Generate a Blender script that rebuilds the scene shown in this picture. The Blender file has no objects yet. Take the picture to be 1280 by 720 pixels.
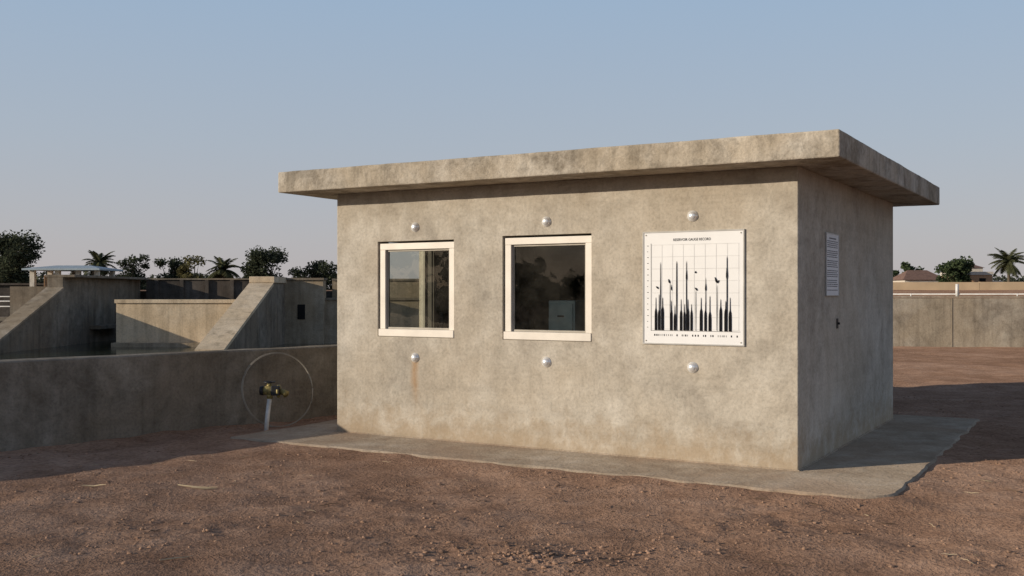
import bpy, bmesh, math, random
from mathutils import Vector, Matrix, noise
R = random.Random(7)
scene = bpy.context.scene
COL = scene.collection
SUN_EL = 13.0
SX, SY = -0.945, -0.33      # horizontal direction towards the sun

# ------------------------------------------------------------------ helpers
def link(o, parent=None):
    COL.objects.link(o)
    if parent: o.parent = parent
    return o
def empty(name, loc=(0,0,0), rotz=0.0):
    e = bpy.data.objects.new(name, None); e.location = loc; e.rotation_euler = (0,0,rotz)
    e.empty_display_size = 0.2
    return link(e)
def mesh_obj(name, verts, faces, mat=None, parent=None, smooth=False):
    me = bpy.data.meshes.new(name); me.from_pydata([tuple(v) for v in verts], [], faces); me.update()
    if mat: me.materials.append(mat)
    if smooth:
        for p in me.polygons: p.use_smooth = True
    return link(bpy.data.objects.new(name, me), parent)
def bm_obj(name, bm, mat=None, parent=None, smooth=False):
    me = bpy.data.meshes.new(name); bm.to_mesh(me); bm.free()
    if mat: me.materials.append(mat)
    if smooth:
        for p in me.polygons: p.use_smooth = True
    return link(bpy.data.objects.new(name, me), parent)
BOXF = [(0,3,2,1),(4,5,6,7),(0,1,5,4),(1,2,6,5),(2,3,7,6),(3,0,4,7)]
def boxv(x0,x1,y0,y1,z0,z1):
    return [(x0,y0,z0),(x1,y0,z0),(x1,y1,z0),(x0,y1,z0),(x0,y0,z1),(x1,y0,z1),(x1,y1,z1),(x0,y1,z1)]
def box(name,x0,x1,y0,y1,z0,z1,mat,parent=None,bevel=0.0):
    o = mesh_obj(name, boxv(x0,x1,y0,y1,z0,z1), BOXF, mat, parent)
    if bevel>0:
        b=o.modifiers.new('Bevel','BEVEL'); b.width=bevel; b.segments=2
    return o
def multi_box(name, boxes, mat, parent=None, bevel=0.0):
    v=[];f=[]
    for b in boxes:
        n=len(v); v+=boxv(*b); f+=[tuple(i+n for i in q) for q in BOXF]
    o=mesh_obj(name,v,f,mat,parent)
    if bevel>0:
        m=o.modifiers.new('Bevel','BEVEL'); m.width=bevel; m.segments=2
    return o
def profile_x(name, prof, x0, x1, mat, parent=None):
    n=len(prof)
    v=[(x0,p[0],p[1]) for p in prof]+[(x1,p[0],p[1]) for p in prof]
    f=[tuple(range(n)), tuple(reversed(range(n,2*n)))]+[((i+1)%n,i,i+n,(i+1)%n+n) for i in range(n)]
    o=mesh_obj(name,v,f,mat,parent)
    bm=bmesh.new(); bm.from_mesh(o.data); bmesh.ops.recalc_face_normals(bm,faces=bm.faces); bm.to_mesh(o.data); bm.free()
    return o
def tube_data(pts, rad, seg=8):
    v=[];f=[]
    n=len(pts)
    for i,p in enumerate(pts):
        p=Vector(p)
        a=Vector(pts[max(i-1,0)]); b=Vector(pts[min(i+1,n-1)])
        t=(b-a).normalized()
        up=Vector((0,0,1)) if abs(t.z)<0.9 else Vector((1,0,0))
        s=t.cross(up).normalized(); u=s.cross(t).normalized()
        r=rad[i] if isinstance(rad,(list,tuple)) else rad
        for k in range(seg):
            an=2*math.pi*k/seg
            v.append(p+s*math.cos(an)*r+u*math.sin(an)*r)
    for i in range(n-1):
        for k in range(seg):
            k2=(k+1)%seg
            f.append((i*seg+k,i*seg+k2,(i+1)*seg+k2,(i+1)*seg+k))
    f.append(tuple(reversed(range(seg)))); f.append(tuple(range((n-1)*seg,n*seg)))
    return v,f
def tube(name, pts, rad, mat, parent=None, seg=10):
    v,f=tube_data(pts,rad,seg)
    return mesh_obj(name,v,f,mat,parent,smooth=True)

# ------------------------------------------------------------------ materials
class NT:
    def __init__(s,name):
        s.m=bpy.data.materials.new(name); s.m.use_nodes=True
        s.t=s.m.node_tree; s.t.nodes.clear()
        s.out=s.n('ShaderNodeOutputMaterial')
    def n(s,typ,**kw):
        nd=s.t.nodes.new(typ)
        for k,v in kw.items(): setattr(nd,k,v)
        return nd
    def l(s,a,b): s.t.links.new(a,b)
    def coord(s,scale=(1,1,1),which='Object'):
        tc=s.n('ShaderNodeTexCoord'); mp=s.n('ShaderNodeMapping')
        mp.inputs['Scale'].default_value=scale
        s.l(tc.outputs[which],mp.inputs['Vector']); return mp.outputs['Vector']
    def noise(s,vec,scale,detail=4,rough=0.6,dist=0.0):
        n=s.n('ShaderNodeTexNoise'); n.inputs['Scale'].default_value=scale
        n.inputs['Detail'].default_value=detail; n.inputs['Roughness'].default_value=rough
        n.inputs['Distortion'].default_value=dist
        s.l(vec,n.inputs['Vector']); return n.outputs['Fac']
    def ramp(s,fac,stops):
        r=s.n('ShaderNodeValToRGB'); e=r.color_ramp.elements
        while len(e)<len(stops): e.new(0.5)
        for i,(p,c) in enumerate(stops):
            e[i].position=p
            e[i].color=(c[0],c[1],c[2],1) if isinstance(c,(tuple,list)) else (c,c,c,1)
        s.l(fac,r.inputs['Fac']); return r.outputs['Color']
    def mix(s,fac,a,b,mode='MIX'):
        m=s.n('ShaderNodeMix',data_type='RGBA',blend_type=mode)
        for sock,val in ((m.inputs[0],fac),(m.inputs[6],a),(m.inputs[7],b)):
            if isinstance(val,(int,float)):
                sock.default_value = val if sock.type=='VALUE' else (val,val,val,1)
            elif isinstance(val,tuple): sock.default_value=(val[0],val[1],val[2],1)
            else: s.l(val,sock)
        return m.outputs[2]
    def math(s,op,a,b=0.0,c=None,clamp=False):
        m=s.n('ShaderNodeMath',operation=op); m.use_clamp=clamp
        for i,val in enumerate((a,b) if c is None else (a,b,c)):
            if isinstance(val,(int,float)): m.inputs[i].default_value=val
            else: s.l(val,m.inputs[i])
        return m.outputs[0]
    def bump(s,h,strength,dist,normal=None):
        b=s.n('ShaderNodeBump'); b.inputs['Strength'].default_value=strength; b.inputs['Distance'].default_value=dist
        s.l(h,b.inputs['Height'])
        if normal is not None: s.l(normal,b.inputs['Normal'])
        return b.outputs['Normal']
    def bsdf(s,color,rough=0.9,normal=None,metal=0.0,spec=0.3):
        p=s.n('ShaderNodeBsdfPrincipled')
        for nm,val in (('Base Color',color),('Roughness',rough),('Metallic',metal),('Specular IOR Level',spec)):
            if isinstance(val,tuple): p.inputs[nm].default_value=(val[0],val[1],val[2],1)
            elif isinstance(val,(int,float)): p.inputs[nm].default_value=val
            else: s.l(val,p.inputs[nm])
        if normal is not None: s.l(normal,p.inputs['Normal'])
        s.l(p.outputs[0],s.out.inputs['Surface']); return p
    def diffuse(s,color,normal=None,rough=0.3):
        p=s.n('ShaderNodeBsdfDiffuse'); p.inputs['Roughness'].default_value=rough
        s.l(color,p.inputs['Color'])
        if normal is not None: s.l(normal,p.inputs['Normal'])
        s.l(p.outputs[0],s.out.inputs['Surface'])

def simple(name,color,rough=0.5,metal=0.0,var=0.15,scale=6.0,bump=0.0,spec=0.3):
    t=NT(name); v=t.coord(); n=t.noise(v,scale,2)
    c2=tuple(x*(1-var) for x in color); c3=tuple(min(1,x*(1+var)) for x in color)
    col=t.ramp(n,[(0.3,c2),(0.7,c3)])
    nm=t.bump(t.noise(v,scale*8,2),0.3,bump) if bump>0 else None
    t.bsdf(col,rough,nm,metal,spec); return t.m

def concrete(name, dark, mid, light, warm, base_dirt=False, streak=0.35, rust=False, scale=1.0, bumpd=0.006, warmamt=.6, blotch=0.0, blend=(.36,.49,.62)):
    t=NT(name); v=t.coord()
    big=t.noise(v,1.1*scale,3,0.62,0.3)
    med=t.noise(v,5.0*scale,5,0.70,0.2)
    fine=t.noise(v,34*scale,2,0.7)
    f=t.math('ADD',t.math('MULTIPLY',big,0.5),t.math('MULTIPLY',med,0.5))
    col=t.ramp(f,[(blend[0],dark),(blend[1],mid),(blend[2],light)])
    wn=t.noise(v,0.75*scale,2,0.6,0.6)
    col=t.mix(t.math('MULTIPLY',t.ramp(wn,[(0.42,0.0),(0.62,1.0)]),warmamt),col,warm)
    if blotch>0:
        bl=t.noise(v,2.6*scale,5,0.72,0.8)
        col=t.mix(blotch,col,t.ramp(bl,[(0.38,0.45),(0.50,1.0),(0.66,1.15)]),'MULTIPLY')
    col=t.mix(0.75,col,t.ramp(fine,[(0.3,0.78),(0.5,1.0),(0.72,1.12)]),'MULTIPLY')
    if streak>0 or base_dirt:
        sv=t.coord((5.0,5.0,0.35)); sn=t.noise(sv,1.0*scale,3,0.7,0.1)
    if streak>0: col=t.mix(streak,col,t.ramp(sn,[(0.3,0.55),(0.5,1.0),(0.7,1.12)]),'MULTIPLY')
    if base_dirt or rust:
        tc=t.n('ShaderNodeTexCoord'); sp=t.n('ShaderNodeSeparateXYZ'); t.l(tc.outputs['Object'],sp.inputs[0])
    if base_dirt:
        zz=t.math('ADD',sp.outputs['Z'],t.math('MULTIPLY',t.math('SUBTRACT',med,0.5),0.9))
        g=t.ramp(zz,[(0.05,1.0),(0.40,0.0)])
        col=t.mix(t.math('MULTIPLY',g,0.55),col,(0.40,0.295,0.185))
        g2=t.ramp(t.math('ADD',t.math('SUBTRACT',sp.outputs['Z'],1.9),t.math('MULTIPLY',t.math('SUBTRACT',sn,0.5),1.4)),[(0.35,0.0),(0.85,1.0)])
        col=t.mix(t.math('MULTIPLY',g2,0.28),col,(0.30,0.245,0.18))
        # faint horizontal lift lines left by the render coats
        sh=t.coord((0.12,0.12,7.0)); hn=t.noise(sh,1.0,2,0.5,0.0)
        col=t.mix(.18,col,t.ramp(hn,[(0.40,0.75),(0.47,1.0),(0.60,1.0),(0.68,1.12)]),'MULTIPLY')
    if rust:
        dx=t.math('ADD',sp.outputs['X'],4.116); dx=t.math('ADD',dx,t.math('MULTIPLY',t.math('SUBTRACT',med,0.5),0.10))
        gx=t.math('SUBTRACT',1.0,t.math('MULTIPLY',t.math('ABSOLUTE',dx),15.0),clamp=True)
        gz=t.ramp(sp.outputs['Z'],[(0.40,0.0),(0.62,0.9),(0.86,1.0),(0.90,0.0)])
        col=t.mix(t.math('MULTIPLY',t.math('MULTIPLY',gx,gz),0.7),col,(0.38,0.22,0.10))
    h=t.math('ADD',t.math('MULTIPLY',fine,0.35),t.math('MULTIPLY',med,1.0))
    nm=t.bump(h,0.6,bumpd*4)
    t.diffuse(col,nm,0.4)
    return t.m

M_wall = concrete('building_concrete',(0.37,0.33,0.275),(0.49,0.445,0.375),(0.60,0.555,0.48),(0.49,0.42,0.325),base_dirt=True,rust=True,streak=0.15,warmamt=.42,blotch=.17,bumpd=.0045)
M_roof = concrete('roof_concrete',(0.23,0.195,0.15),(0.45,0.40,0.33),(0.60,0.55,0.47),(0.45,0.38,0.285),streak=0.40,scale=1.5,blotch=.42)
M_apron= concrete('apron_concrete',(0.31,0.24,0.175),(0.40,0.325,0.245),(0.48,0.405,0.32),(0.35,0.25,0.175),streak=0.0,blotch=.15)
M_canal= concrete('canal_concrete',(0.15,0.13,0.105),(0.235,0.21,0.175),(0.33,0.30,0.255),(0.23,0.19,0.145),streak=0.5,blotch=.3)
M_dam  = concrete('dam_sunlit_concrete',(0.54,0.43,0.30),(0.66,0.54,0.39),(0.76,0.64,0.48),(0.68,0.53,0.35),streak=0.6,scale=0.5)  # pale, warm tone paints extra sunlight onto spillway and right pier
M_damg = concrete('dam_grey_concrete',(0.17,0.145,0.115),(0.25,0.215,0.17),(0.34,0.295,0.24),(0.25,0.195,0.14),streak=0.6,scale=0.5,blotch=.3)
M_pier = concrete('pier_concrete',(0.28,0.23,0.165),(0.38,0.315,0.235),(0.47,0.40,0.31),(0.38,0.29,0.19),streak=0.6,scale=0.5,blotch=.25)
M_damshade= concrete('dam_shaded_concrete',(0.06,0.052,0.048),(0.10,0.088,0.078),(0.15,0.13,0.115),(0.11,0.088,0.07),streak=0.6,scale=0.5)  # darkened tone paints shade onto the upper and back weir walls
M_rwall= concrete('boundary_concrete',(0.25,0.21,0.165),(0.37,0.32,0.26),(0.47,0.42,0.345),(0.37,0.30,0.215),streak=0.6,scale=0.6,blotch=.35)
M_frame= simple('window_frame_paint',(0.68,0.63,0.56),0.45,0,0.07,5,0.001)
M_gasket=simple('window_gasket',(0.36,0.33,0.28),0.6)
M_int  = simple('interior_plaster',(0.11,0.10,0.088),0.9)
M_cab  = simple('cabinet_paint',(0.50,0.60,0.58),0.4)
M_dark = simple('black_plastic',(0.02,0.02,0.022),0.45)
M_steel= simple('stud_metal',(0.82,0.82,0.82),0.28,0.5,0.06,20)
M_paper= simple('poster_board',(0.74,0.74,0.74),0.6,0,0.03,3,0,.1)
M_pframe=simple('poster_frame',(0.40,0.39,0.37),0.4)
M_ink  = simple('printed_ink',(0.012,0.012,0.014),1.0,spec=0.0)
M_inkg = simple('printed_grid',(0.55,0.55,0.55),1.0,spec=0.0)
M_white= simple('white_paint',(0.66,0.65,0.63),0.5,0,0.1)
M_pvc  = simple('pvc_pipe',(0.66,0.64,0.60),0.5,0,0.2,15)
M_brass= simple('valve_brass',(0.26,0.21,0.08),0.5,0.2,0.4,30)
M_wire = simple('wire_steel',(0.34,0.31,0.26),0.5,0.2)
M_bark = simple('tree_bark',(0.10,0.08,0.06),0.95,0,0.3,4)
M_tin  = simple('roof_sheet',(0.34,0.40,0.44),0.7,0,0.1,3,0,.1)
M_tile = simple('house_roof_tile',(0.19,0.115,0.085),0.8,0,0.2,3)
M_house= simple('house_plaster',(0.56,0.51,0.44),0.9)
M_orange=simple('house_orange_plaster',(0.46,0.28,0.16),0.9)
M_straw= simple('straw',(0.46,0.37,0.24),0.8,0,0.45,2)
M_twig = simple('twig_bark',(0.12,0.08,0.05),0.9,0,0.3,8)
M_opening=simple('dark_opening',(0.012,0.011,0.01),0.9)

def glass_mat():
    t=NT('window_glass')
    fr=t.n('ShaderNodeFresnel'); fr.inputs['IOR'].default_value=1.5
    v=t.coord(); nm=t.bump(t.noise(v,1.6,2),0.12,0.02)
    g=t.n('ShaderNodeBsdfGlossy'); g.inputs['Roughness'].default_value=0.015; t.l(nm,g.inputs['Normal'])
    tr=t.n('ShaderNodeBsdfTransparent'); tr.inputs['Color'].default_value=(0.78,0.80,0.76,1)
    m=t.n('ShaderNodeMixShader'); t.l(fr.outputs[0],m.inputs[0]); t.l(tr.outputs[0],m.inputs[1]); t.l(g.outputs[0],m.inputs[2])
    d=t.n('ShaderNodeBsdfDiffuse'); d.inputs['Color'].default_value=(0.42,0.39,0.33,1)
    m2=t.n('ShaderNodeMixShader'); dust=t.math('MULTIPLY',t.ramp(t.noise(v,2.5,4,0.7),[(0.35,0.0),(0.75,1.0)]),0.06)
    t.l(dust,m2.inputs[0]); t.l(m.outputs[0],m2.inputs[1]); t.l(d.outputs[0],m2.inputs[2])
    t.l(m2.outputs[0],t.out.inputs['Surface']); return t.m
M_glass=glass_mat()

def soil():
    t=NT('red_soil'); v=t.coord()
    big=t.noise(v,0.35,3,0.6,0.5); med=t.noise(v,2.3,5,0.7,0.3); fine=t.noise(v,24,3,0.75)
    f=t.math('ADD',t.math('MULTIPLY',big,0.5),t.math('MULTIPLY',med,0.5))
    col=t.ramp(f,[(0.36,(0.22,0.130,0.086)),(0.5,(0.315,0.195,0.132)),(0.64,(0.42,0.275,0.195))])
    col=t.mix(0.8,col,t.ramp(fine,[(0.30,0.52),(0.5,1.0),(0.72,1.30)]),'MULTIPLY')
    vor=t.n('ShaderNodeTexVoronoi'); vor.inputs['Scale'].default_value=42; t.l(v,vor.inputs['Vector'])
    grit=t.ramp(vor.outputs['Distance'],[(0.0,1.0),(0.42,0.0)])
    mask=t.ramp(t.noise(v,1.4,2,0.6),[(0.42,0.0),(0.62,1.0)])
    h=t.math('ADD',t.math('MULTIPLY',fine,1.2),t.math('MULTIPLY',t.math('MULTIPLY',grit,mask),0.45))
    h=t.math('ADD',h,t.math('MULTIPLY',med,1.3))
    nm=t.bump(h,0.68,0.02)
    t.diffuse(col,nm,0.5); return t.m
M_soil=soil()
M_clod=simple('soil_clod',(0.30,0.19,0.13),0.97,0,0.42,3,0.004,0.1)

def leafmat(name,a,b):
    t=NT(name); v=t.coord(); n=t.noise(v,1.1,2,0.7)
    col=t.ramp(n,[(0.3,a),(0.7,b)])
    g=t.n('ShaderNodeNewGeometry')
    col=t.mix(0.7,col,t.ramp(g.outputs['Random Per Island'],[(0,0.55),(1,1.35)]),'MULTIPLY')
    d=t.n('ShaderNodeBsdfDiffuse'); t.l(col,d.inputs['Color'])
    tl=t.n('ShaderNodeBsdfTranslucent'); t.l(col,tl.inputs['Color'])
    m=t.n('ShaderNodeMixShader'); m.inputs[0].default_value=0.3
    t.l(d.outputs[0],m.inputs[1]); t.l(tl.outputs[0],m.inputs[2]); t.l(m.outputs[0],t.out.inputs['Surface'])
    return t.m
M_leaf=leafmat('foliage_dark',(0.042,0.052,0.036),(0.08,0.092,0.056))  # leaf colours here and below lightened to paint in distance haze
M_leafy=leafmat('foliage_yellow',(0.10,0.095,0.045),(0.16,0.145,0.07))
M_leafg=leafmat('foliage_green',(0.055,0.075,0.04),(0.09,0.12,0.06))
M_palm=leafmat('foliage_palm',(0.065,0.07,0.038),(0.11,0.115,0.06))

def watermat():
    t=NT('canal_water'); v=t.coord((1,2.2,1))
    nm=t.bump(t.noise(v,1.5,3,0.6),0.35,0.03)
    t.bsdf((0.03,0.038,0.022),0.07,nm,0,0.5); return t.m
M_water=watermat()

# ------------------------------------------------------------------ ground
ANG=math.radians(-30.3); CA,SA=math.cos(ANG),math.sin(ANG)
P0=(2.511,9.12)
def to_local(x,y):
    dx,dy=x-P0[0],y-P0[1]
    return (dx*CA+dy*SA, -dx*SA+dy*CA)
def to_world(lx,ly): return (P0[0]+lx*CA-ly*SA, P0[1]+lx*SA+ly*CA)

WA=(-5.2,10.56); WD=Vector((0.676,0.737)).normalized(); WN=Vector((-WD.y,WD.x))
WT=0.30
B0=Vector((2.5,18.95)); B1=Vector((6.0,31.0)); BD=(B1-B0).normalized(); BN=Vector((-BD.y,BD.x))
C0=Vector((5.6,31.3)); C1=Vector((60,26.7)); CD=(C1-C0).normalized(); CN=Vector((-CD.y,CD.x))
def dA(x,y): return (x-WA[0])*WN.x+(y-WA[1])*WN.y-0.15
def dB(x,y): return (x-B0.x)*BN.x+(y-B0.y)*BN.y-0.15
def dC(x,y): return (x-C0.x)*CN.x+(y-C0.y)*CN.y-0.15
def steps(a,b,s0,grow=0.0):
    out=[];x=a;s=s0
    while x<b: out.append(x); x+=s; s*=(1+grow)
    return out
ys=sorted(set([-400,-200,-100,-60,-40,-30,-22]+[-16+i*1.2 for i in range(14)]+[1.5,2.3,3,3.6,4.2,4.6,5.0]+steps(5.2,9.5,0.034)+steps(9.5,16,0.06)+steps(16,29,0.16,0.01)+[29.5,30.2,30.8,31.5,33,36,40,45,50,55,56.5,57.5,60,66,72,80,95,120,160,240,400,800,1600,3500]))
xs=sorted(set([-3500,-1500,-700,-350,-180,-110,-80,-60,-48,-40,-34]+[-30+i*1.5 for i in range(15)]+steps(-7.4,-4.5,0.12)+steps(-4.5,6.5,0.038)+steps(6.5,18,0.09,0.02)+[19,20.5,22,25,28,32,38,45,55,70,100,150,250,500,1000,2000,3500]))
bm=bmesh.new()
grid=[[bm.verts.new((x,y,0)) for x in xs] for y in ys]
for j in range(len(ys)-1):
    for i in range(len(xs)-1):
        bm.faces.new((grid[j][i],grid[j][i+1],grid[j+1][i+1],grid[j+1][i]))
def cut(co,no):
    bmesh.ops.bisect_plane(bm,geom=bm.verts[:]+bm.edges[:]+bm.faces[:],dist=1e-5,plane_co=co,plane_no=no)
for off in (0.11,0.19):
    cut((WA[0]+WN.x*off,WA[1]+WN.y*off,0),(WN.x,WN.y,0))
    cut((B0.x+BN.x*off,B0.y+BN.y*off,0),(BN.x,BN.y,0))
    cut((C0.x+CN.x*off,C0.y+CN.y*off,0),(CN.x,CN.y,0))
cut((5.9,0,0),(1,0,0)); cut((6.0,0,0),(1,0,0))
def apron_dist(lx,ly):
    cx,cy=(-5.9+0.92)/2,(-0.92+4.9)/2; hx,hy=(0.92+5.9)/2,(4.9+0.92)/2
    qx,qy=abs(lx-cx)-hx,abs(ly-cy)-hy
    return math.hypot(max(qx,0),max(qy,0))+min(max(qx,qy),0)
def gz(x,y):
    if y<57 and ((dC(x,y)<=0 and dA(x,y)>0 and dB(x,y)>0) or (dC(x,y)>0 and x<5.95)): return -1.8
    if dC(x,y)>0:
        t=min(max((y-36)/44,0),1); z=1.2+0.62*t*t*(3-2*t)
        if y<200: z+=0.05*noise.noise(Vector((x*0.2,y*0.2,0)))
        return z
    if abs(x)>40 or y<-30: return 0
    p=Vector((x,y,0.0))
    z=0.028*noise.noise(p*0.55)+0.022*noise.noise(p*2.1+Vector((5,1,0)))
    if 4.5<y<26 and -9<x<19:
        n3=noise.fractal(p*5.5,0.9,2.1,4)
        n4=noise.noise(p*14)
        roughm=min(max(0.5+1.5*noise.noise(p*0.8+Vector((9,3,0))),0.15),1.1)
        z+=0.013*n3*roughm+0.012*max(n4-.12,0)*roughm
    d=math.hypot((x-0.15)/1.5,(y-6.25))
    if d<0.6: z+=0.03*(1-d/0.6)*(0.5+abs(noise.noise(p*9)))
    lx,ly=to_local(x,y); ad=apron_dist(lx,ly)
    if ad<0.45:
        k=min(max((ad-0.02)/0.43,0),1)
        zb=0.020+0.018*noise.noise(p*3.1)
        z=z*k+zb*(1-k)
        if ad<-0.10: z=-0.05
    return z
for v in bm.verts: v.co.z=gz(v.co.x,v.co.y)
ground=bm_obj('ground',bm,M_soil,smooth=True)

def rocks(name,items,mat):
    base=bmesh.new(); bmesh.ops.create_icosphere(base,subdivisions=1,radius=1.0)
    bv=[v.co.copy() for v in base.verts]; bf=[tuple(v.index for v in f.verts) for f in base.faces]; base.free()
    V=[];F=[]
    for (x,y,z,r) in items:
        n=len(V); rot=Matrix.Rotation(R.uniform(0,6.28),3,'Z')@Matrix.Rotation(R.uniform(0,6.28),3,'X')
        sc=Vector((R.uniform(.7,1.3),R.uniform(.7,1.3),R.uniform(.45,.8)))
        for c in bv:
            q=rot@(c*R.uniform(.75,1.15)); V.append((x+q.x*sc.x*r,y+q.y*sc.y*r,z+q.z*sc.z*r))
        F+=[tuple(i+n for i in f) for f in bf]
    return mesh_obj(name,V,F,mat)
items=[]
while len(items)<8500:
    x=R.uniform(-6.5,8.5); y=5.4+ (R.random()**1.5)*11
    lx,ly=to_local(x,y); onap=False
    if apron_dist(lx,ly)<0.02+R.random()*0.1:
        if R.random()>0.03: continue
        onap=True
    if -5.3<lx<0.1 and -0.1<ly<4.6: continue
    if dA(x,y)>-0.2: continue
    if noise.noise(Vector((x*0.8+9,y*0.8+3,0)))+R.uniform(-.5,.5)<-0.0: continue
    r=0.003+0.017*R.random()**5
    items.append((x,y,(0.034 if onap else gz(x,y))+r*0.15,r*(.5 if onap else 1)))
for k in range(480):
    a=R.uniform(0,6.28); d=abs(R.gauss(0,.28)); x=0.15+math.cos(a)*d*1.5; y=6.22+math.sin(a)*d*.8
    r=0.004+0.018*R.random()**3; items.append((x,y,gz(x,y)+r*.2,r))
rocks('soil_clods',items,M_clod)
V=[];F=[]
def straw(x,y,L,a,r):
    pts=[];bend=R.uniform(-.3,.3)
    for i in range(5):
        t=i/4-.5; px=x+math.cos(a)*L*t-math.sin(a)*bend*L*t*t; py=y+math.sin(a)*L*t+math.cos(a)*bend*L*t*t
        pts.append((px,py,gz(px,py)+r+0.004+0.01*R.random()))
    v,f=tube_data(pts,[r*.6,r,r,r*.8,r*.3],5); n=len(V); V.extend(v); F.extend([tuple(i+n for i in q) for q in f])
straw(-2.56,8.47,.34,-0.12,.007); straw(-2.50,8.44,.2,0.1,.005); straw(-3.42,8.52,.2,0.0,.006); straw(-2.0,6.2,.2,.6,.004)
for k in range(90):
    x=R.uniform(-5,6); y=R.uniform(5.8,10.5); lx,ly=to_local(x,y)
    if apron_dist(lx,ly)<.1 or dA(x,y)>-.3: continue
    straw(x,y,R.uniform(.03,.13),R.uniform(0,3.14),R.uniform(.001,.0024))
mesh_obj('dry_straw',V,F,M_straw)
V=[];F=[]
for k in range(110):
    x=R.uniform(-5,6); y=R.uniform(5.8,11.5); lx,ly=to_local(x,y)
    if apron_dist(lx,ly)<.1 or dA(x,y)>-.3: continue
    straw(x,y,R.uniform(.03,.17),R.uniform(0,3.14),R.uniform(.0015,.0035))
mesh_obj('twigs',V,F,M_twig)

def apron():
    ax0,ax1,ay0,ay1=-5.9,0.92,-0.92,4.9
    pts=[]
    def seg(p,q,n,wob):
        for i in range(n):
            t=i/n; x=p[0]+(q[0]-p[0])*t; y=p[1]+(q[1]-p[1])*t
            w=wob*noise.fractal(Vector((x*2.3,y*2.3,4)),1,2,3)
            L=math.hypot(q[0]-p[0],q[1]-p[1]); nx,ny=(q[1]-p[1])/L,-(q[0]-p[0])/L
            pts.append((x+nx*w,y+ny*w))
    rc=0.38
    seg((ax0,ay0),(ax1-rc,ay0),110,.05)
    for i in range(10):
        a=-math.pi/2+math.pi/2*i/10; pts.append((ax1-rc+rc*math.cos(a),ay0+rc+rc*math.sin(a)))
    seg((ax1,ay0+rc),(ax1,ay1),60,.04); seg((ax1,ay1),(ax0,ay1),10,.02); seg((ax0,ay1),(ax0,ay0),40,.05)
    bm=bmesh.new()
    top=[bm.verts.new((x,y,.036)) for x,y in pts]
    mid=[bm.verts.new((x+(0.02 if x>0 else 0),y-(0.02 if y<0 else 0),.022)) for x,y in pts]
    bot=[bm.verts.new((m.co.x,m.co.y,-.12)) for m in mid]
    bm.faces.new(top); n=len(pts)
    for A,B in ((top,mid),(mid,bot)):
        for i in range(n):
            j=(i+1)%n; bm.faces.new((A[j],A[i],B[i],B[j]))
    bmesh.ops.recalc_face_normals(bm,faces=bm.faces)
    o=bm_obj('concrete_apron',bm,M_apron); o.location=(P0[0],P0[1],0); o.rotation_euler=(0,0,ANG); return o
apron()

# ------------------------------------------------------------------ building
bld=empty('concrete_building',(P0[0],P0[1],0),ANG)
W,D,H=5.2,4.41,2.71
def wall_holes(name,axis,a0,a1,z0,z1,t0,t1,holes,mat,parent,round_ends=False):
    As=sorted({a0,a1,*[h[0] for h in holes],*[h[1] for h in holes]}); Zs=sorted({z0,z1,*[h[2] for h in holes],*[h[3] for h in holes]})
    bm=bmesh.new(); cache={}
    def V(a,t,z):
        k=(round(a,4),round(t,4),round(z,4))
        if k not in cache: cache[k]=bm.verts.new((a,t,z) if axis=='x' else (t,a,z))
        return cache[k]
    def solid(i,j):
        if i<0 or j<0 or i>=len(As)-1 or j>=len(Zs)-1: return False
        ca=(As[i]+As[i+1])/2; cz=(Zs[j]+Zs[j+1])/2
        return not any(h[0]<ca<h[1] and h[2]<cz<h[3] for h in holes)
    for i in range(len(As)-1):
        for j in range(len(Zs)-1):
            if not solid(i,j): continue
            A,B,C,E=As[i],As[i+1],Zs[j],Zs[j+1]
            for t in (t0,t1): bm.faces.new((V(A,t,C),V(B,t,C),V(B,t,E),V(A,t,E)))
            if not solid(i-1,j): bm.faces.new((V(A,t0,C),V(A,t1,C),V(A,t1,E),V(A,t0,E)))
            if not solid(i+1,j): bm.faces.new((V(B,t0,C),V(B,t1,C),V(B,t1,E),V(B,t0,E)))
            if not solid(i,j-1): bm.faces.new((V(A,t0,C),V(B,t0,C),V(B,t1,C),V(A,t1,C)))
            if not solid(i,j+1): bm.faces.new((V(A,t0,E),V(B,t0,E),V(B,t1,E),V(A,t1,E)))
    bmesh.ops.recalc_face_normals(bm,faces=bm.faces)
    if round_ends:
        es=[e for e in bm.edges if all(abs(v.co.y-t0)<1e-4 and (abs(v.co.x-a0)<1e-4 or abs(v.co.x-a1)<1e-4) for v in e.verts) and abs(e.verts[0].co.x-e.verts[1].co.x)<1e-4]
        bmesh.ops.bevel(bm,geom=es,offset=.014,segments=3,affect='EDGES',profile=.5)
    return bm_obj(name,bm,mat,parent)
win=[(-4.60,-3.62,1.125,2.14),(-3.00,-2.015,1.125,2.16)]
gap=0.022
wall_holes('front_wall','x',-W,0,0.0,H,0,.2,[(a-gap,b+.004,c-.004,d+gap) for a,b,c,d in win],M_wall,bld,True)
wall_holes('side_wall_right','y',.2,D,0.0,H,-.2,0,[],M_wall,bld)
sidewin=(0.62,1.60,1.05,2.25)
wall_holes('side_wall_left','y',.2,D,0.0,H,-W,-W+.2,[sidewin],M_wall,bld)
wall_holes('rear_wall','x',-W+.2,-.2,0.0,H,D-.2,D,[],M_wall,bld)
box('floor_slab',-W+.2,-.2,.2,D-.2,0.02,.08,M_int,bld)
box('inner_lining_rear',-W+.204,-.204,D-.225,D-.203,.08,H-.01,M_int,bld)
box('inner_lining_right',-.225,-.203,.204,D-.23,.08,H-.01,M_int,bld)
multi_box('inner_lining_left',[(-W+.203,-W+.225,.204,.62,.08,H-.01),(-W+.203,-W+.225,1.60,D-.23,.08,H-.01),(-W+.203,-W+.225,.62,1.60,.08,1.05),(-W+.203,-W+.225,.62,1.60,2.25,H-.01)],M_int,bld)
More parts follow.
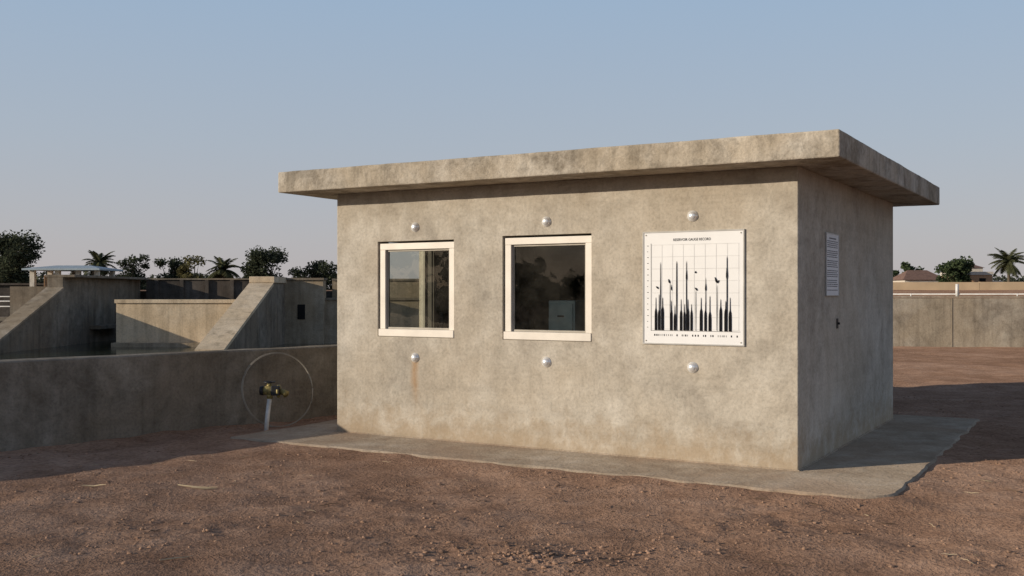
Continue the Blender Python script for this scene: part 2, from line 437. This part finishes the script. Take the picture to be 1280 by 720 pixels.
multi_box('window_3_reveal',[(-W+.13,-W+.2,1.585,1.598,1.07,2.23),(-W+.13,-W+.2,.622,.635,1.07,2.23)],M_int,bld)
def roof():
    x0,x1,y0,y1=-W-.46,.46,-.46,5.0
    bm=bmesh.new(); bmesh.ops.create_cube(bm,size=1)
    for v in bm.verts:
        v.co=Vector((x0+(v.co.x+.5)*(x1-x0),y0+(v.co.y+.5)*(y1-y0),H+(v.co.z+.5)*.232))
    bmesh.ops.bevel(bm,geom=bm.edges[:],offset=.014,segments=2,affect='EDGES',profile=.5)
    bmesh.ops.subdivide_edges(bm,edges=[e for e in bm.edges if e.calc_length()>1],cuts=60,use_grid_fill=True)
    for v in bm.verts:
        p=v.co
        if p.y<0: v.co.y+=.006*noise.noise(Vector((p.x*1.5,p.z*3,0)))+.003*noise.noise(Vector((p.x*9,p.z*9,0)))
        v.co.z+=(.006*noise.noise(Vector((p.x*1.1,p.y*1.1,7)))+.003*noise.noise(Vector((p.x*8,p.y*8,3))))*(1 if p.z>H+.1 else .6)+(.003 if p.z<H+.1 else 0)
    return bm_obj('roof_slab',bm,M_roof,bld)
roof()
box('plinth_joint',-W-.012,.012,-.012,D+.012,0.0,.046,M_apron,bld,bevel=.006)

def window(x0,x1,z0,z1,idx):
    fy0,fy1=.018,.085; fw=.07
    multi_box(f'window_{idx}_casing',[(x0,x0+fw,fy0,fy1,z0+fw+.01,z1-fw),(x1-fw,x1,fy0,fy1,z0+fw+.01,z1-fw),(x0,x1,fy0-.002,fy1,z1-fw,z1)],M_frame,bld,bevel=.004)
    box(f'window_{idx}_sill',x0-.005,x1+.003,-.010,fy1,z0,z0+fw+.01,M_frame,bld,bevel=.006)
    a0,a1,b0,b1=x0+fw,x1-fw,z0+fw+.01,z1-fw; s=.02
    multi_box(f'window_{idx}_sash',[(a0,a0+s,.045,.075,b0+s,b1-s),(a1-s,a1,.045,.075,b0+s,b1-s),(a0,a1,.045,.075,b1-s,b1),(a0,a1,.045,.075,b0,b0+s)],M_gasket,bld,bevel=.003)
    mesh_obj(f'window_{idx}_glass',[(a0+s,.062,b0+s),(a1-s,.062,b0+s),(a1-s,.062,b1-s),(a0+s,.062,b1-s)],[(0,1,2,3)],M_glass,bld)
for i,w in enumerate(win): window(*w,i+1)
y0,y1,z0,z1=sidewin; X0,X1=-W+.05,-W+.12; fw=.045
multi_box('window_3_casing',[(X0,X1,y0,y0+fw,z0+fw,z1-fw),(X0,X1,y1-fw,y1,z0+fw,z1-fw),(X0,X1,y0,y1,z1-fw,z1),(X0,X1,y0,y1,z0,z0+fw)],M_gasket,bld,bevel=.003)
mesh_obj('window_3_glass',[(-W+.09,y0+fw,z0+fw),(-W+.09,y1-fw,z0+fw),(-W+.09,y1-fw,z1-fw),(-W+.09,y0+fw,z1-fw)],[(0,1,2,3)],M_glass,bld)
def stud(x,z,idx):
    prof=[(.052,0),(.052,-.006),(.045,-.009),(.041,-.018),(.034,-.030),(.020,-.038),(.0,-.041)]
    seg=20;V=[];F=[]
    for r,y in prof[:-1]:
        for k in range(seg):
            a=6.2832*k/seg; V.append((x+r*math.cos(a),y,z+r*math.sin(a)))
    V.append((x,prof[-1][1],z)); n=len(prof)-1
    for i in range(n-1):
        for k in range(seg):
            k2=(k+1)%seg; F.append((i*seg+k,i*seg+k2,(i+1)*seg+k2,(i+1)*seg+k))
    for k in range(seg): F.append(((n-1)*seg+k,(n-1)*seg+(k+1)%seg,n*seg))
    mesh_obj(f'anchor_stud_{idx}',V,F,M_steel,bld,smooth=True)
for i,(x,z) in enumerate([(-4.116,2.306),(-2.51,2.311),(-.974,2.31),(-4.116,.902),(-2.51,.908),(-.974,.91)]): stud(x,z,i+1)
box('lock_plate',0.0,.012,1.415,1.465,1.245,1.345,M_dark,bld,bevel=.004)
box('lock_knob',.012,.03,1.428,1.452,1.283,1.307,M_dark,bld,bevel=.006)

cab=empty('filing_cabinet',(P0[0],P0[1],0),ANG)
box('body',-2.73,-2.42,.45,.85,.08,1.52,M_cab,cab,bevel=.01)
multi_box('drawer_fronts',[(-2.71,-2.44,.435,.449,.12+.35*i,.44+.35*i) for i in range(4)],M_cab,cab,bevel=.004)
multi_box('handles',[(-2.61,-2.54,.42,.434,.30+.35*i,.315+.35*i) for i in range(4)],M_dark,cab)
ch=empty('office_chair',(P0[0],P0[1],0),ANG)
box('seat',-4.45,-4.03,.75,1.17,.50,.57,M_dark,ch,bevel=.02)
box('backrest',-4.22,-4.16,.60,.96,.72,1.38,M_dark,ch,bevel=.02)
tube('column',[(-4.24,.96,.14),(-4.24,.96,.5)],.025,M_dark,ch)
tube('back_stem',[(-4.24,.96,.49),(-4.20,.80,.55),(-4.19,.78,.75)],.02,M_dark,ch)
for k in range(5):
    a=k*1.2566; tube(f'base_leg_{k+1}',[(-4.24,.96,.17),(-4.24+.27*math.cos(a),.96+.27*math.sin(a),.11)],.018,M_dark,ch)

# ------------------------------------------------------------------ chart poster
pos=empty('chart_poster',to_world(-1.459,0)+(1.125,),ANG)
PW,PH=.971,1.042
box('board',0,PW,-.012,-.001,0,PH,M_paper,pos)
multi_box('frame',[(-.008,.004,-.018,-.001,-.008,PH+.008),(PW-.004,PW+.008,-.018,-.001,-.008,PH+.008),(.004,PW-.004,-.018,-.0005,-.008,.004),(.004,PW-.004,-.018,-.0005,PH-.004,PH+.008)],M_pframe,pos)
multi_box('corner_screws',[(a-.005,a+.005,-.019,-.012,b-.005,b+.005) for a in (.025,PW-.025) for b in (.025,PH-.025)],M_wire,pos)
def U(px): return (px-805)/125*PW
def Vv(py): return (431-py)/141*PH
def rects(name,rs,y,mat):
    V=[];F=[]
    for a,b,c,d in rs:
        n=len(V); V+=[(a,y,c),(b,y,c),(b,y,d),(a,y,d)]; F.append((n,n+1,n+2,n+3))
    return mesh_obj(name,V,F,mat,pos)
g=[]
for i in range(9):
    x=U(815.5+i*13.6); g.append((x-.0014,x+.0014,Vv(413),Vv(306)))
rects('grid_vertical',g,-.0135,M_inkg)
g=[]
for i in range(8):
    z=Vv(306+i*15.2); g.append((U(815.5),U(925),z-.0014,z+.0014))
rects('grid_horizontal',g,-.0145,M_inkg)
rects('axes',[(U(815)-.0015,U(815)+.0015,Vv(415),Vv(304)),(U(815)+.002,U(926),Vv(414.5)-.0015,Vv(414.5)+.0015)],-.0155,M_ink)
lab=[]
for i in range(15):
    z=Vv(307+i*7.4); lab.append((U(809.8),U(809.8+R.choice([1.2,2.0])),z-.0025,z+.0025))
x=819
while x<922:
    w=R.choice([.5,.9,1.4]); lab.append((U(x),U(x+w),Vv(421.4),Vv(419))); x+=w+R.choice([1.4,2.0,5.4])
rects('axis_labels',lab,-.0137,M_ink)
def shape(name,polys,y):
    V=[];F=[]
    for k,pl in enumerate(polys):
        n=len(V); V+=[(U(a),y-.00005*k,Vv(b)) for a,b in pl]; F.append(tuple(range(n,n+len(pl))))
    return mesh_obj(name,V,F,M_ink,pos)
def bottle(cx,top,w,neck):
    h=w/2
    return [(cx-h,414),(cx+h,414),(cx+h,neck+9),(cx+h*.85,neck+4),(cx+h*.30,neck),(cx+h*.18,top+2),(cx,top),(cx-h*.18,top+2),(cx-h*.30,neck),(cx-h*.85,neck+4),(cx-h,neck+9)]
bars=[(821.3,372,3.2,386),(825.4,368,3.2,388),(830,372,3.4,384),(841.2,376,3.0,388),(845.6,382,3.0,392),(853.5,374,3.2,388),(857.8,380,3.0,390),(862.2,374,3.2,386),(866.6,380,3.0,388),(878.6,372,3.6,386),(884.0,378,3.2,388),(889.4,370,3.6,390),(902.6,374,3.4,384),(908.6,376,3.4,386),(914,372,3.6,388)]
shape('chart_bars',[bottle(*b) for b in bars],-.0165)
def needle(x,top,w=.9):
    return [(x-w*.25,414),(x+w*.25,414),(x+w*.4,(top+414)/2),(x+w*.25,top+4),(x,top),(x-w*.25,top+4),(x-w*.4,(top+414)/2)]
shape('chart_needles',[needle(*n) for n in [(827.3,327,1.3),(839.6,352,.9),(848.0,326,1.8),(860.3,326,1.4),(872,362,.9),(884.3,347,1.0),(898.2,356,.9),(910.3,321,1.6)]],-.0180)
def blob(cx,cy,rx,ry,tilt):
    o=[]
    for k in range(12):
        a=6.283*k/12; X=rx*math.cos(a)*(1+.25*math.sin(3*a)); Y=ry*math.sin(a)
        o.append((cx+X*math.cos(tilt)-Y*math.sin(tilt),cy+X*math.sin(tilt)+Y*math.cos(tilt)))
    return o
shape('chart_figures',[blob(823.3,360,2.2,1.0,.8),blob(838.4,352,1.0,2.8,-.3),blob(841,360,.6,4,-.1),blob(860.4,345,.8,7,0),blob(871.8,341,1.0,1.4,0),blob(872.6,362,2.4,1.0,.9),blob(884.3,360,.8,5,0),blob(897,351,1.1,4.0,-.35),blob(899.5,353,.8,2.4,.6),blob(910.2,343,1.0,8,0)],-.0190)
def text(name,s,size,loc,parent,rot=(math.pi/2,0,0),mat=M_ink,xs=1.0):
    cu=bpy.data.curves.new(name,'FONT'); cu.body=s; cu.size=size; cu.align_x='CENTER'; cu.offset=size*.01
    o=bpy.data.objects.new(name,cu); o.location=loc; o.rotation_euler=rot; o.scale=(xs,1,1); cu.materials.append(mat)
    return link(o,parent)
text('chart_title','RESERVOIR GAUGE RECORD',.034,(U(867),-.0135,Vv(301.5)),pos,xs=.84)

nb=empty('notice_sign',to_world(0,.95)+(1.57,),ANG)
multi_box('notice_frame',[(.001,.016,0,.52,0,.008),(.001,.016,0,.52,.60,.608),(.001,.016,0,.008,.008,.60),(.001,.016,.512,.52,.008,.60)],M_pframe,nb)
box('notice_board',.001,.012,.008,.512,.008,.60,M_paper,nb)
V=[];F=[]
def nl(a,b,c,d):
    n=len(V); V.extend([(.0135,a,c),(.0135,b,c),(.0135,b,d),(.0135,a,d)]); F.append((n,n+1,n+2,n+3))
z=.565; nl(.12,.40,z-.012,z); z-=.03
row=0
while z>.05:
    y=.04; row+=1
    if row%5!=0:
        while y<.46:
            w=R.uniform(.015,.06)
            if y+w>.48: break
            nl(y,y+w,z-.008,z); y+=w+.011
    z-=.019
mesh_obj('notice_text',V,F,simple('notice_ink',(0.22,0.22,0.23),1.0,spec=0),nb)

# ------------------------------------------------------------------ canal retaining wall
def line_wall(name,p,q,th,z0,z1,mat):
    p=Vector(p);q=Vector(q);d=(q-p).normalized(); L=(q-p).length
    par=empty(name,(p.x,p.y,0),math.atan2(d.y,d.x))
    n=int(L/.2); bm=bmesh.new(); rings=[]
    for i in range(n+1):
        x=L*i/n; w=lambda s:.007*noise.noise(Vector((x*.9,s,p.x)))+.004*noise.noise(Vector((x*3.1,s,p.x)))
        rings.append([bm.verts.new(c) for c in ((x,w(1),z0),(x,w(2),z1-.014),(x,.014+w(2),z1+w(3)),(x,th-.014,z1+w(4)),(x,th,z1-.014),(x,th,z0))])
    for i in range(n):
        for k in range(5): bm.faces.new((rings[i][k],rings[i+1][k],rings[i+1][k+1],rings[i][k+1]))
    bm.faces.new(rings[0][::-1]); bm.faces.new(rings[-1])
    bmesh.ops.recalc_face_normals(bm,faces=bm.faces)
    bm_obj('wall_body',bm,mat,par); return par
pa=Vector(WA)-WD*28
pb=Vector(WA)+WD*((B0-Vector(WA)).dot(WD)+.1)
line_wall('canal_retaining_wall',pa,pb,WT,-2.0,.90,M_canal)
line_wall('canal_retaining_wall',B0+BD*.25,B1,WT,-2.0,.90,M_canal)

rw=line_wall('boundary_wall',C0,C1,.3,-.6,1.44,M_rwall)
rL=(C1-C0).length; RA=math.atan2(CD.y,CD.x)
multi_box('coping',[(0,rL,-.03,.33,1.46,1.50)],M_rwall,rw)
multi_box('panel_joints',[(3.1*i+1.2,3.1*i+1.215,-.012,.02,0,1.44) for i in range(16)],M_damg,rw)
rail=empty('pipe_railing',(C0.x,C0.y,0),RA)
tube('top_rail',[(0.2,.15,1.56),(rL-.3,.15,1.56)],.018,M_white,rail)
for i in range(16): tube(f'post_{i+1}',[(.17+i*3.05,.15,1.49),(.17+i*3.05,.15,1.58)],.018,M_white,rail)
tube('gate_post',[(7.6,.15,1.49),(7.6,.15,1.86)],.045,M_white,rail)
bw=empty('field_boundary_wall',(0,0,0))
multi_box('wall_panels',[(8+7*i,14.97+7*i,80,80.3,1.0,2.42+.02*(i%3)) for i in range(14)],simple('field_wall_plaster',(0.62,0.46,0.29),0.95,0,.15,.5),bw)

# ------------------------------------------------------------------ water and weir structure
WZ=-.80
mesh_obj('water',[(-90,-25,WZ),(5.9,-25,WZ),(5.9,56.9,WZ),(-90,56.9,WZ)],[(0,1,2,3)],M_water)
dam=empty('weir_structure',(0,0,0))
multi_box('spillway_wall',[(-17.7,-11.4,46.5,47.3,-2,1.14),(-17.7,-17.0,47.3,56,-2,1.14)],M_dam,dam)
multi_box('spillway_coping',[(-17.75,-11.4,46.42,47.4,1.14,1.30)],M_dam,dam)
multi_box('spillway_foot',[(-17.7,-11.4,45.9,46.5,-2,-.62)],M_pier,dam)
multi_box('upper_wall',[(-19.7,-10.9,56,56.6,-2,2.30)],M_damshade,dam)
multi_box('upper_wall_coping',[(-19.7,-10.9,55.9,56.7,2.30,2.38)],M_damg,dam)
multi_box('upper_wall_ribs',[(-19.2+1.35*i,-19.0+1.35*i,55.85,56,1.0,2.30) for i in range(7)],M_damshade,dam)
multi_box('left_back_wall',[(-60,-21.0,54,55,-2,2.0),(-60,-21.0,53.8,55.1,2.0,2.1)],M_damshade,dam)
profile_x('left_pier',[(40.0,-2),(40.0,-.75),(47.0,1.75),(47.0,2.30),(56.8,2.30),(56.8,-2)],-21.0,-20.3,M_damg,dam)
box('left_pier_cap',-21.1,-19.75,47.0,56.9,2.303,2.42,M_damg,dam,bevel=.02)
box('left_pier_ledge',-20.3,-19.75,50.0,52.95,-.15,.02,M_damg,dam)
profile_x('left_pier_slope_coping',[(39.95,-.75),(39.95,-.66),(46.99,1.85),(46.99,1.76)],-21.05,-20.25,M_pier,dam)
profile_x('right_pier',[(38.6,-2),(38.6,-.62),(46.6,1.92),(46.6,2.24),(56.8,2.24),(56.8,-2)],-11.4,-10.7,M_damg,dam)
profile_x('right_pier_slope_coping',[(38.5,-.64),(38.5,-.50),(46.49,2.04),(46.49,1.90)],-11.75,-10.66,M_dam,dam)  # lighter mix than the pier body, painting the slope as sunlit
box('right_pier_cap',-11.75,-10.62,46.5,49.2,2.05,2.33,M_dam,dam,bevel=.02)
multi_box('right_wing_wall',[(-10.7,-8.9,49,49.8,-2,2.2),(-8.9,6.0,49.6,50.4,-2,1.25),(-8.9,6.0,51.5,52.2,-2,2.2)],M_pier,dam)
multi_box('right_wing_coping',[(-10.618,-8.85,48.9,49.9,2.2,2.3),(-8.9,6,49.5,50.5,1.25,1.36),(-8.9,6,51.4,52.3,2.2,2.3)],M_damg,dam)
box('gate_opening',-10.1,-9.75,48.96,48.998,.35,1.05,M_opening,dam)
multi_box('bridge_deck',[(-60,-21.1,55.1,56.9,1.85,2.05)],M_damg,dam)
multi_box('side_wall',[(5.8,6.1,31.6,57,-2,1.55)],M_canal,dam)
multi_box('rear_wall',[(-60,6.1,57.0,57.3,-2,1.7)],M_damshade,dam)
rl=empty('steel_railing',(0,0,0))
for k,z in enumerate((.95,1.2,1.42)): tube(f'rail_{k+1}',[(-26,49.5,z),(-21.3,49.5,z)],.03,M_white,rl,6)
for k in range(5): tube(f'railing_post_{k+1}',[(-26+1.15*k,49.5,.45),(-26+1.15*k,49.5,1.45)],.03,M_white,rl,6)
multi_box('walkway',[(-26.2,-21.0,49.0,50.2,.28,.45)],M_damg,rl)
pv=empty('gate_pavilion',(0,0,0))
x0,x1,y0,y1=-23.3,-19.6,49.4,52.4
V=[(x0,y0,2.68),(x1,y0,2.68),(x1,y1,2.68),(x0,y1,2.68),(x0,y0,2.76),(x1,y0,2.76),(x1,y1,2.76),(x0,y1,2.76),(x0+1,(y0+y1)/2,2.94),(x1-1,(y0+y1)/2,2.94)]
mesh_obj('hip_roof',V,[(3,2,1,0),(0,1,5,4),(1,2,6,5),(2,3,7,6),(3,0,4,7),(4,5,9,8),(6,7,8,9),(5,6,9),(7,4,8)],M_tin,pv)
multi_box('pillars',[(a,a+.22,b,b+.22,1.9,2.68) for a in (-23.1,-21.9) for b in (49.8,51.7)]+[(a,a+.2,b,b+.2,2.42,2.68) for a in (-20.9,-20.0) for b in (49.8,51.7)],M_house,pv)
multi_box('machine_box',[(-22.6,-21.3,50.2,51.6,1.4,2.45)],M_orange,pv,bevel=.03)
multi_box('pavilion_base',[(-23.8,-21.1,49.3,52.5,-2,1.9)],M_damg,pv)

# ------------------------------------------------------------------ valve on post and wire ring
hv=empty('hose_valve',(-2.83,11.95,0))
tube('standpipe',[(0,0,-.05),(.015,.02,.18),(.035,.05,.40)],.026,M_pvc,hv,12)
tube('valve_body',[(-.04,.05,.47),(.02,.05,.475),(.13,.05,.465)],[.045,.062,.05],M_brass,hv,14)
tube('valve_flange',[(.125,.05,.465),(.15,.05,.465)],.075,M_brass,hv,16)
tube('valve_outlet',[(.15,.05,.465),(.20,.05,.45),(.23,.03,.43)],[.035,.035,.042],M_brass,hv,12)
tube('valve_inlet',[(.035,.05,.38),(.035,.05,.44)],.036,M_brass,hv,12)
tube('bonnet',[(.03,.05,.50),(.03,.05,.555)],[.04,.025],M_brass,hv,12)
tube('cap',[(-.075,.05,.47),(-.035,.05,.47)],[.05,.055],M_dark,hv,12)
tube('handwheel',[(.03+.06*math.cos(a),.05+.06*math.sin(a),.57) for a in [i*math.pi/8 for i in range(17)]],.009,M_dark,hv,6)
tube('handwheel_spoke',[(-.03,.05,.57),(.09,.05,.57)],.007,M_dark,hv,6)
box('meter',.06,.16,-.02,.03,.42,.53,M_dark,hv,bevel=.01)
rg=empty('wire_hoop',(-2.80,12.45,.44),math.radians(28))
for j,dr in enumerate((0,.010)):
    tube(f'hoop_strand_{j+1}',[((.42+dr)*math.cos(a),.012*math.sin(3*a)+j*.01+ .10*math.sin(a),(.43+dr)*math.sin(a)) for a in [i*math.pi/32 for i in range(65)]],.0042,M_wire,rg,6)

# ------------------------------------------------------------------ trees
def leaf_quads(V,F,c,rad,n,size,flat=.8):
    for _ in range(n):
        d=Vector((R.gauss(0,1),R.gauss(0,1),R.gauss(0,1)*flat)).normalized()*(R.random()**.45)
        p=c+Vector((d.x*rad,d.y*rad,d.z*rad*flat))
        a=Vector((R.gauss(0,1),R.gauss(0,1),R.gauss(0,.7))).normalized(); b=a.cross(Vector((R.gauss(0,1),R.gauss(0,1),R.gauss(0,1)))).normalized()
        s=size*R.uniform(.6,1.4); k=len(V)
        V+= [p-a*s,p-b*s*.5,p+a*s,p+b*s*.5]; F.append((k,k+1,k+2,k+3))
def tree(x,y,z,h,w,mat,nclump=26,nleaf=130,size=.2,low=.25,name='broadleaf_tree'):
    e=empty(name,(x,y,z))
    th=h*low*1.5
    lean=R.uniform(-.3,.3)
    v,f=tube_data([(0,0,-.5),(lean*.2,0,th*.5),(lean*.5,.1,th),(lean,.1,h*.75)],[.05*h*.8,.035*h*.8,.028*h*.8,.01*h],7)
    Vt=list(v);Ft=list(f);V=[];F=[]
    for i in range(nclump):
        a=R.uniform(0,6.283); t=R.random()**1.2; zz=h*(low+.02+(0.90-low)*t)
        prof=math.sin(math.pi*min(1,.22+.72*(1-t)**.8))**.6
        rr=w*.5*prof*(R.random()**.5)*.8
        c=Vector((rr*math.cos(a),rr*math.sin(a),zz))
        v,f=tube_data([(lean*.5,.1,th*R.uniform(.7,1.1)),(c.x*.5,c.y*.5,(th+c.z)*.5-.1),c],[.012*h,.008*h,.003*h],5)
        n=len(Vt);Vt+=v;Ft+=[tuple(q+n for q in ff) for ff in f]
        leaf_quads(V,F,c,w*R.uniform(.12,.24),nleaf,size)
    mesh_obj('trunk_and_limbs',Vt,Ft,M_bark,e,True)
    mesh_obj('crown',V,F,mat,e)
    return e
def palm(x,y,z,h,fr,mat=M_palm,n=22):
    e=empty('palm_tree',(x,y,z))
    tube('trunk',[(0,0,-.5),(.1,0,h*.4),(.05,0,h*.75),(0,0,h)],[.22,.17,.15,.17],M_bark,e,8)
    V=[];F=[]
    for i in range(n):
        a=i*2.4+R.uniform(-.2,.2); el=R.uniform(-.35,1.25); L=fr*R.uniform(.8,1.1)
        p=Vector((0,0,h)); d=Vector((math.cos(a)*math.cos(el),math.sin(a)*math.cos(el),math.sin(el)))
        pts=[]
        for k in range(12):
            pts.append(p.copy()); p=p+d*(L/11); d=(d+Vector((0,0,-.13))).normalized()
        for k in range(1,12):
            t=(pts[k]-pts[k-1]).normalized(); s=t.cross(Vector((0,0,1))).normalized()
            for sg in (-1,1):
                for q in (0,.5):
                    b=pts[k-1].lerp(pts[k],q); l=fr*.30*math.sin(math.pi*min(.95,(k+q)/12*.8+.15))
                    tip=b+(s*sg*.8+t*.5+Vector((0,0,-.35+R.uniform(-.1,.1))))*l; m=len(V)
                    V+=[b-t*.07,b+t*.09,tip]; F.append((m,m+1,m+2))
    mesh_obj('fronds',V,F,mat,e)
def PX(px,d): return (px-640)/1300*d
d=105
tree(PX(14,d),d,1.6,6.4,6.2,M_leaf,46,170,.17,.08)
tree(PX(-35,d),d+4,1.6,6.0,6,M_leaf,30,150,.18,.12)
palm(PX(124,d),d,1.6,2.9,2.0,n=34)
tree(PX(166,d),d,1.4,4.2,3.6,M_leaf,26,150,.14,.06)
tree(PX(203,d),d+3,1.4,3.7,3.8,M_leaf,26,140,.14,.06)
tree(PX(241,d),d,1.4,3.9,3.2,M_leafy,26,150,.14,.06)
palm(PX(279,d),d,1.4,2.5,2.1,n=34)
tree(PX(334,d),d,1.4,4.6,5.2,M_leaf,42,160,.14,.10)
tree(PX(388,d),d,1.4,3.3,4.2,M_leaf,26,140,.14,.06)
tree(PX(425,d),d,1.4,3.4,3.8,M_leaf,22,140,.14,.06)
d=150
tree(PX(1137,d),d,1.6,4.5,3.4,M_leafg,22,130,.2,.08)
tree(PX(1122,d),d+4,1.6,3.8,3.0,M_leafg,18,130,.2,.08)
tree(PX(1193,d-25),d-25,1.6,4.2,4.0,M_leafg,30,150,.2,.06)
tree(PX(1230,d),d+6,1.6,4.6,3.2,M_leafg,20,130,.2,.08)
palm(PX(1260,d-30),d-30,1.8,3.3,2.4,n=40)
V=[];F=[]
for i in range(620):
    px=R.uniform(-200,460); dd=R.uniform(112,128); x=PX(px,dd)
    hgt=1.7+1.5*abs(noise.noise(Vector((x*.25,0,3))))*2
    leaf_quads(V,F,Vector((x,dd,1.6+R.random()*hgt*.8)),.8,30,.22)
for i in range(300):
    px=R.uniform(1090,1400); dd=R.uniform(165,180); x=PX(px,dd)
    leaf_quads(V,F,Vector((x,dd,1.8+R.random()*2.2)),.9,22,.28)
mesh_obj('distant_treeline',V,F,leafmat('foliage_distant_hazed',(0.07,0.08,0.06),(0.11,0.12,0.085)))  # haze painted into the leaf colour, no volume
V=[];F=[]
for i in range(700):
    a=math.radians(R.uniform(170,262)); dd=R.uniform(78,92); x=math.cos(a)*dd; y=math.sin(a)*dd
    leaf_quads(V,F,Vector((x,y,R.random()*(3.0+3.6*abs(noise.noise(Vector((a*6,1,0))))*2))),1.3,14,.6)
mesh_obj('distant_treeline',V,F,M_leaf)

def hip_house(px0,px1,d,ztop,zeave,wall,roofm,name):
    e=empty(name,(PX((px0+px1)/2,d),d,0)); w=(px1-px0)/1300*d/2; o=.35
    box('walls',-w,w,0,5,1.2,zeave,wall,e)
    V=[(-w-o,-o,zeave),(w+o,-o,zeave),(w+o,5+o,zeave),(-w-o,5+o,zeave),(-w*.5,2.5,ztop),(w*.5,2.5,ztop)]
    mesh_obj('hip_roof',V,[(3,2,1,0),(0,1,5,4),(1,2,5),(2,3,4,5),(3,0,4)],roofm,e)
    multi_box('windows',[(-w*.6,-w*.3,-.02,-.001,2.2,zeave-.3),(w*.2,w*.5,-.02,-.001,2.2,zeave-.3)],M_opening,e)
hip_house(1131,1180,140,4.7,3.35,M_house,M_tile,'tiled_house')
e=empty('orange_house',(PX(1218,128),128,0))
box('walls',-2.0,2.2,0,5,1.2,3.8,M_orange,e)
multi_box('parapet',[(-2.1,2.3,-.1,5.1,3.8,4.2)],M_house,e)
box('upper_room',-.3,1.5,1,4,4.2,4.7,M_house,e)
mesh_obj('upper_roof',[(-.5,.8,4.7),(1.7,.8,4.7),(1.7,4.2,4.7),(-.5,4.2,4.7),(.2,2.5,5.15),(1.0,2.5,5.15)],[(3,2,1,0),(0,1,5,4),(1,2,5),(2,3,4,5),(3,0,4)],M_tile,e)
multi_box('windows',[(-1.4,-.7,-.02,-.001,2.5,3.4),(.6,1.4,-.02,-.001,2.5,3.4)],M_opening,e)
box('porch',2.2,3.6,.2,4,1.2,3.1,M_house,e)

# ------------------------------------------------------------------ light, sky, camera
w=bpy.data.worlds.new('World'); scene.world=w; w.use_nodes=True
nt=w.node_tree; bg=nt.nodes['Background']
sky=nt.nodes.new('ShaderNodeTexSky'); sky.sky_type='NISHITA'; sky.sun_disc=False
sky.sun_elevation=math.radians(SUN_EL); sky.sun_rotation=math.atan2(SX,SY)%(2*math.pi)
sky.air_density=1.0; sky.dust_density=1.5; sky.ozone_density=1.5; sky.altitude=200
tc=nt.nodes.new('ShaderNodeTexCoord'); sp=nt.nodes.new('ShaderNodeSeparateXYZ'); nt.links.new(tc.outputs['Generated'],sp.inputs[0])
rp=nt.nodes.new('ShaderNodeValToRGB'); el=rp.color_ramp.elements
st=[(0.0,(.50,.46,.47)),(0.05,(.475,.465,.495)),(0.14,(.42,.475,.555)),(0.28,(.345,.465,.62)),(0.5,(.16,.23,.36)),(0.85,(.08,.13,.24))]
while len(el)<len(st): el.new(.5)
for i,(p,c) in enumerate(st): el[i].position=p; el[i].color=(*c,1)
nt.links.new(sp.outputs['Z'],rp.inputs[0])
vm=nt.nodes.new('ShaderNodeVectorMath'); vm.operation='SCALE'; vm.inputs['Scale'].default_value=1/0.12
nt.links.new(rp.outputs[0],vm.inputs[0])
mx=nt.nodes.new('ShaderNodeMix'); mx.data_type='RGBA'; mx.inputs[0].default_value=.88
nt.links.new(sky.outputs[0],mx.inputs[6]); nt.links.new(vm.outputs[0],mx.inputs[7])
nt.links.new(mx.outputs[2],bg.inputs[0]); bg.inputs[1].default_value=0.12
sl=bpy.data.lights.new('sun','SUN'); sl.energy=4.6; sl.angle=math.radians(.5); sl.color=(1.0,.87,.70)
so=bpy.data.objects.new('sun',sl); link(so)
dirv=Vector((SX*math.cos(math.radians(SUN_EL)),SY*math.cos(math.radians(SUN_EL)),math.sin(math.radians(SUN_EL))))
so.rotation_euler=dirv.to_track_quat('Z','Y').to_euler(); so.location=(-20,-8,10)
cam=bpy.data.cameras.new('camera'); co=bpy.data.objects.new('camera',cam); link(co)
co.location=(0,0,1.6); co.rotation_euler=(math.pi/2,0,0)
cam.sensor_width=36; cam.lens=36*1300/1280; cam.shift_y=6/1280; cam.clip_start=.05; cam.clip_end=6000
scene.camera=co
scene.view_settings.view_transform='Standard'; scene.view_settings.look='None'; scene.view_settings.exposure=0
